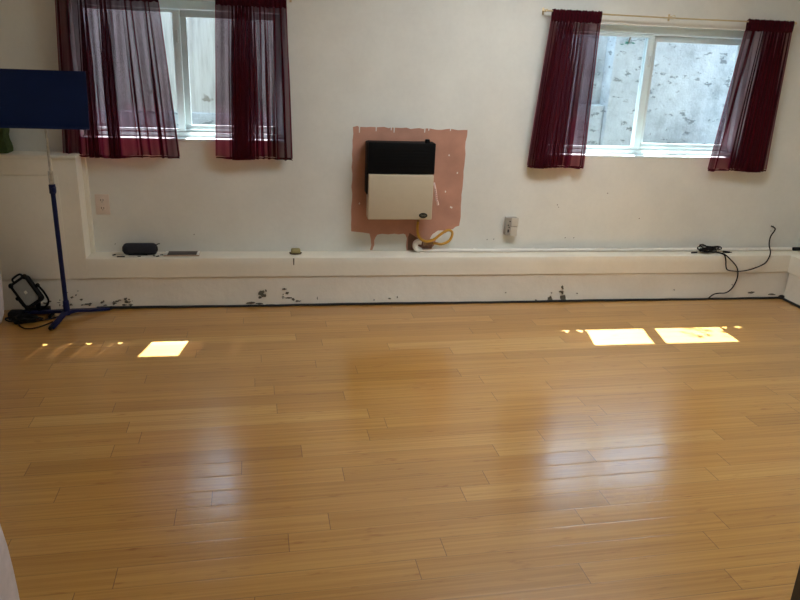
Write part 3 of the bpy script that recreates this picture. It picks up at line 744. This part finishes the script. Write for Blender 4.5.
obj('floor_frame', bm, M['blk'], w)
bm = B(); tube(bm, [(-1.43, -.05, .03), (-1.52, -.16, .008), (-1.50, -.26, .006), (-1.43, -.235, .006), (-1.35, -.20, .006), (-1.30, -.16, .007), (-1.22, -.08, .006), (-1.15, -.05, .006)], .0042, 8, 6)
tube(bm, [(-1.52, -.17, .014), (-1.47, -.29, .006), (-1.41, -.345, .006), (-1.35, -.31, .006), (-1.31, -.24, .006)], .0042, 8, 6)
obj('power_cord', bm, M['cable'], w)
b_ = thing('cord_pile', 'heap of dark cords and a black adapter on the floor in the left corner', 'cords', (-1.50, -.18, 0))
bm = B(); box(bm, -1.560, -1.490, -.20, -.135, .0, .050, .010); box(bm, -1.49, -1.455, -.19, -.145, 0, .026, .006); obj('adapter', bm, M['blk'], b_)
bm = B(); r = random.Random(5)
for k in range(7):
    cx, cy = -1.48+r.uniform(-.03, .05), -.215+r.uniform(-.03, .02)
    a, bb = r.uniform(.04, .07), r.uniform(.025, .04)
    tube(bm, [(cx+a*math.cos(q), cy+bb*math.sin(q), .0055+.0052*k+.003*math.sin(3*q+k)) for q in [2*PI*i/10 for i in range(11)]], .0045, 7, 3)
for v in bm.verts: v.co.z = max(v.co.z, .0006)
obj('cord', bm, M['cable'], b_)

# green bag on the boxed-out shelf
g = thing('cloth_bag', 'dark green cloth bag on the shelf behind the navy desk', 'bag', (-1.60, .07, .9125))
bm = B(); b2 = bmesh.new(); bmesh.ops.create_cube(b2, size=1); bmesh.ops.subdivide_edges(b2, edges=b2.edges, cuts=6, use_grid_fill=True)
for v in b2.verts:
    x, y, z = v.co; k = 1-.10*(z+.5)-.06*math.cos(z*9)
    v.co = Vector((-1.610+x*.175*k+.004*noise.noise(v.co*7), .075+y*.10*k+.006*noise.noise(v.co*9), .9135+(z+.5)*.165+(.006*noise.noise(v.co*6) if z > -.4 else 0)))
merge(bm, b2); obj('bag_body', bm, M['green'], g)
bm = B(); tube(bm, [(-1.68, .068, 1.07), (-1.67, .06, 1.11), (-1.60, .06, 1.125), (-1.56, .06, 1.11), (-1.545, .068, 1.068)], .006, 8, 5); obj('bag_handle', bm, M['green'], g)
bm = B(); tube(bm, [(-1.69, .0215, 1.025), (-1.62, .018, 1.022), (-1.535, .0235, 1.02)], .004, 6, 4); obj('bag_seam', bm, M['green'], g)

# pale padding standing at the left edge, and the closer one
def pad_(name, label, cat, x0, x1, y0, y1, z1, r, mat):
    t = thing(name, label, cat, ((x0+x1)/2, (y0+y1)/2, 0))
    bm = B(); b2 = bmesh.new(); bmesh.ops.create_cube(b2, size=1); bmesh.ops.subdivide_edges(b2, edges=b2.edges, cuts=9, use_grid_fill=True)
    hx, hy, hz = (x1-x0)/2, (y1-y0)/2, z1/2
    for v in b2.verts:
        q = Vector((v.co.x*2*hx, v.co.y*2*hy, v.co.z*2*hz))
        c = Vector([max(-s+r, min(s-r, a)) for a, s in zip(q, (hx, hy, hz))])
        d = q-c
        if d.length > 1e-6:
            f = d.normalized()*r if d.length > 0 else d
            # only round where at least two axes are past the core
            if sum(1 for a in d if abs(a) > 1e-6) >= 2: q = c+f*min(1, max(abs(a) for a in d)/r)
        bul = .018*math.cos(v.co.z*PI)
        q.x += math.copysign(bul, q.x) if abs(v.co.x) > .3 else 0
        v.co = q+Vector(((x0+x1)/2, (y0+y1)/2, hz+.0005))
    merge(bm, b2); obj('padding', bm, mat, t)
    bm = B(); lp = [((x0+x1)/2+(hx*.98+.014*0)*cx, (y0+y1)/2-hy*.995*1, z) for cx, z in ((-1, r), (-1, z1-r), (-.9, z1-.01), (.9, z1-.01), (1, z1-r), (1, r))]
    tube(bm, lp, .004, 6, 3); obj('piping', bm, mat, t)
pad_('cushion', 'pale padded cushion standing on end in the far left corner', 'cushion', XL+.02, -1.560, -.37, -.215, .62, .045, M['pad'])
pad_('ottoman', 'pale rounded ottoman near the camera at the bottom left', 'ottoman', -1.20, -.612, -3.40, -2.86, .60, .08, M['pad'])
c = thing('cabinet', 'dark low cabinet whose edge shows at the bottom right', 'cabinet', (1.56, -3.26, 0))
bm = B(); box(bm, 1.272, 1.84, -3.50, -3.01, .04, .80, .004); box(bm, 1.30, 1.82, -3.48, -3.04, 0, .04); obj('body', bm, M['dark'], c)
bm = B(); box(bm, 1.275, 1.848, -3.51, -3.012, .80, .822, .004); obj('top', bm, M['dark'], c)
for a, b, kx in ((1.290, 1.558, 1.54), (1.564, 1.834, 1.585)):
    bm = B(); box(bm, a, b, -3.518, -3.5005, .06, .79, .003); d = obj('door', bm, M['dark'], c)
    bm = B(); cyl(bm, (kx, -3.518, .45), (kx, -3.535, .45), .006, seg=12); ball(bm, (kx, -3.540, .45), .012); obj('knob', bm, M['knob'], d)

# ------------------------------------------------------------------ unseen fill panels, added overhead to brighten the room
def fill_light(x, y, label, s):
    t = thing('fill_light', label, 'fill light', (x, y, ZC), 'fill lights')
    bm = B(); box(bm, x-.62, x+.62, y-.31, y+.31, ZC-.045, ZC-.001, .006); obj('frame', bm, M['vinyl'], t)
    bm = B(); box(bm, x-.59, x+.59, y-.28, y+.28, ZC-.052, ZC-.0455, .002); obj('diffuser', bm, emis('fill_glow', (.92, .97, 1.0), s), t)

# ------------------------------------------------------------------ outside: sunken yard
YS = 1.30
bm = B(); box(bm, -6, 9, YW+.21, 6, .55, .80); struct('ground', bm, M['ground'])
r_ = thing('retaining_wall', 'weathered pale stucco wall seen through the right window', 'wall', (4, YS, .80))
bm = B(); box(bm, 2.565, 7.5, YS, YS+.25, .80, 1.93, .01); box(bm, 1.15, 2.565, YS+.16, YS+.25, .80, 1.93, .004); obj('wall_face', bm, M['stucco'], r_)
bm = B(); box(bm, 1.16, 2.56, YS+.05, YS+.159, .80, 1.19, .01); obj('footing_step', bm, M['stucco'], r_)
fn = thing('board_fence', 'greyed upright board fence seen through the left window', 'fence', (-1, YS, .80))
r = random.Random(3); x = -4.5; k = 0
while x < 1.1:
    wd = .142+r.uniform(-.01, .01); bm = B(); box(bm, x, min(x+wd+.0005, 1.12), YS+r.uniform(0, .006), YS+.022, 1.05, 1.93, .0015); obj('fence_board', bm, M['board'], fn); x += wd
bm = B(); box(bm, -4.5, 1.12, YS-.02, YS+.10, .80, 1.055, .006); obj('fence_base', bm, M['stucco'], fn)
bm = B(); box(bm, -4.5, 1.12, YS+.023, YS+.06, 1.75, 1.84); box(bm, -4.5, 1.12, YS+.023, YS+.06, 1.16, 1.25); obj('fence_rail', bm, M['board'], fn)
# roof overhang above the windows (shades their upper half)
bm = B(); box(bm, -6, 9, YW+.21, .60, 1.905, 1.96); box(bm, -6, 9, YW+.201, YW+.30, 1.96, 3.4); struct('trim_6', bm, M['siding'])
# leafy vine spilling over the wall top
vn = thing('climbing_vine', 'small green vine hanging over the stucco wall outside', 'vine', (2.68, YS, 1.70))
bm = B(); tube(bm, [(2.66, YS-.02, 1.66), (2.70, YS-.02, 1.80), (2.78, YS, 1.96), (2.84, YS+.06, 2.2), (2.80, YS+.04, 2.5), (2.9, YS, 2.75)], .006, 6); tube(bm, [(2.84, YS+.06, 2.2), (2.98, YS+.02, 2.45), (3.05, YS, 2.7)], .005, 6)
tube(bm, [(2.78, YS, 1.96), (2.95, YS+.1, 2.1), (3.12, YS, 2.42), (3.18, YS, 2.66)], .005, 6)
obj('stem', bm, M['vinewood'], vn)
bm = B(); r = random.Random(9)
def leaf(c, s):
    q = Matrix.Translation(c) @ Matrix.Rotation(r.uniform(0, 6.28), 4, 'Z') @ Matrix.Rotation(r.uniform(-.9, .9), 4, 'X')
    pts = [(0, 0, 0), (.35, .25, .04), (.75, .18, .02), (1, 0, -.05), (.75, -.18, .02), (.35, -.25, .04)]
    vs = [bm.verts.new(q @ (Vector(p)*s)) for p in pts]; mid = bm.verts.new(q @ (Vector((.5, 0, -.02))*s))
    for i in range(6): bm.faces.new((vs[i], vs[(i+1) % 6], mid))
for _ in range(16): leaf((2.655+r.gauss(0, .022), YS-.03, 1.665+r.gauss(0, .012)), .03)
for _ in range(90): leaf((2.92+r.uniform(-.15, .27), YS+r.uniform(-.03, .1), 2.52+r.uniform(-.12, .32)), r.uniform(.025, .06))
obj('leaves', bm, M['leaf'], vn, kind='stuff')

# ------------------------------------------------------------------ lights
wd = bpy.data.worlds.new('sky'); scn.world = wd; wd.use_nodes = True
nt = wd.node_tree; nt.nodes.clear()
wo = nt.nodes.new('ShaderNodeOutputWorld'); bg = nt.nodes.new('ShaderNodeBackground')
tc = nt.nodes.new('ShaderNodeTexCoord'); sp = nt.nodes.new('ShaderNodeSeparateXYZ'); nt.links.new(tc.outputs['Generated'], sp.inputs[0])
nt.links.new(ramp(nt, sp.outputs[2], [(0, (.72, .84, .95)), (.3, (.56, .76, .97)), (1, (.40, .62, .95))]), bg.inputs[0])
SKY, SUN, FILL, EXPO = 5.6, 50.0, 16.5, 0.0
bg.inputs[1].default_value = SKY; nt.links.new(bg.outputs[0], wo.inputs[0])
sl = bpy.data.lights.new('sun', 'SUN'); sl.energy = SUN; sl.angle = math.radians(.53); sl.color = (1, .95, .86)
so = bpy.data.objects.new('sun', sl); COL.objects.link(so)
so.rotation_euler = Vector((-.2, -1, -1.4)).to_track_quat('-Z', 'Y').to_euler(); so.location = (1, 5, 7)
fill_light(1.45, -1.25, 'long white fill panel added on the ceiling nearest the heater wall', FILL)
fill_light(1.25, -3.3, 'long white fill panel added on the ceiling further from the heater wall', FILL*.2)

# ------------------------------------------------------------------ camera (solved from the photograph's vanishing lines)
f_, pitch, yaw, roll, cx, D, H = 723.17, .32977, .16632, .04003, .00052, 4.34279, 1.53062
cp, sp_ = math.cos(pitch), math.sin(pitch); cy, sy = math.cos(yaw), math.sin(yaw)
fwd = Vector((sy*cp, cy*cp, -sp_)); rt = Vector((cy, -sy, 0)); up = rt.cross(fwd)
r2 = math.cos(roll)*rt+math.sin(roll)*up; u2 = -math.sin(roll)*rt+math.cos(roll)*up
cam = bpy.data.cameras.new('camera'); cam.sensor_width = 36; cam.lens = 36*f_/800; cam.clip_start = .05
co = bpy.data.objects.new('camera', cam); COL.objects.link(co)
Mx = Matrix((r2, u2, -fwd)).transposed().to_4x4(); Mx.translation = Vector((cx, -D, H)); co.matrix_world = Mx
scn.camera = co
scn.view_settings.view_transform = 'Standard'; scn.view_settings.look = 'None'
scn.view_settings.exposure = EXPO; scn.view_settings.gamma = 1; scn.view_settings.use_curve_mapping = False
scn.cycles.sample_clamp_indirect = 12
scn.cycles.max_bounces = 10; scn.cycles.transparent_max_bounces = 32; scn.cycles.diffuse_bounces = 6
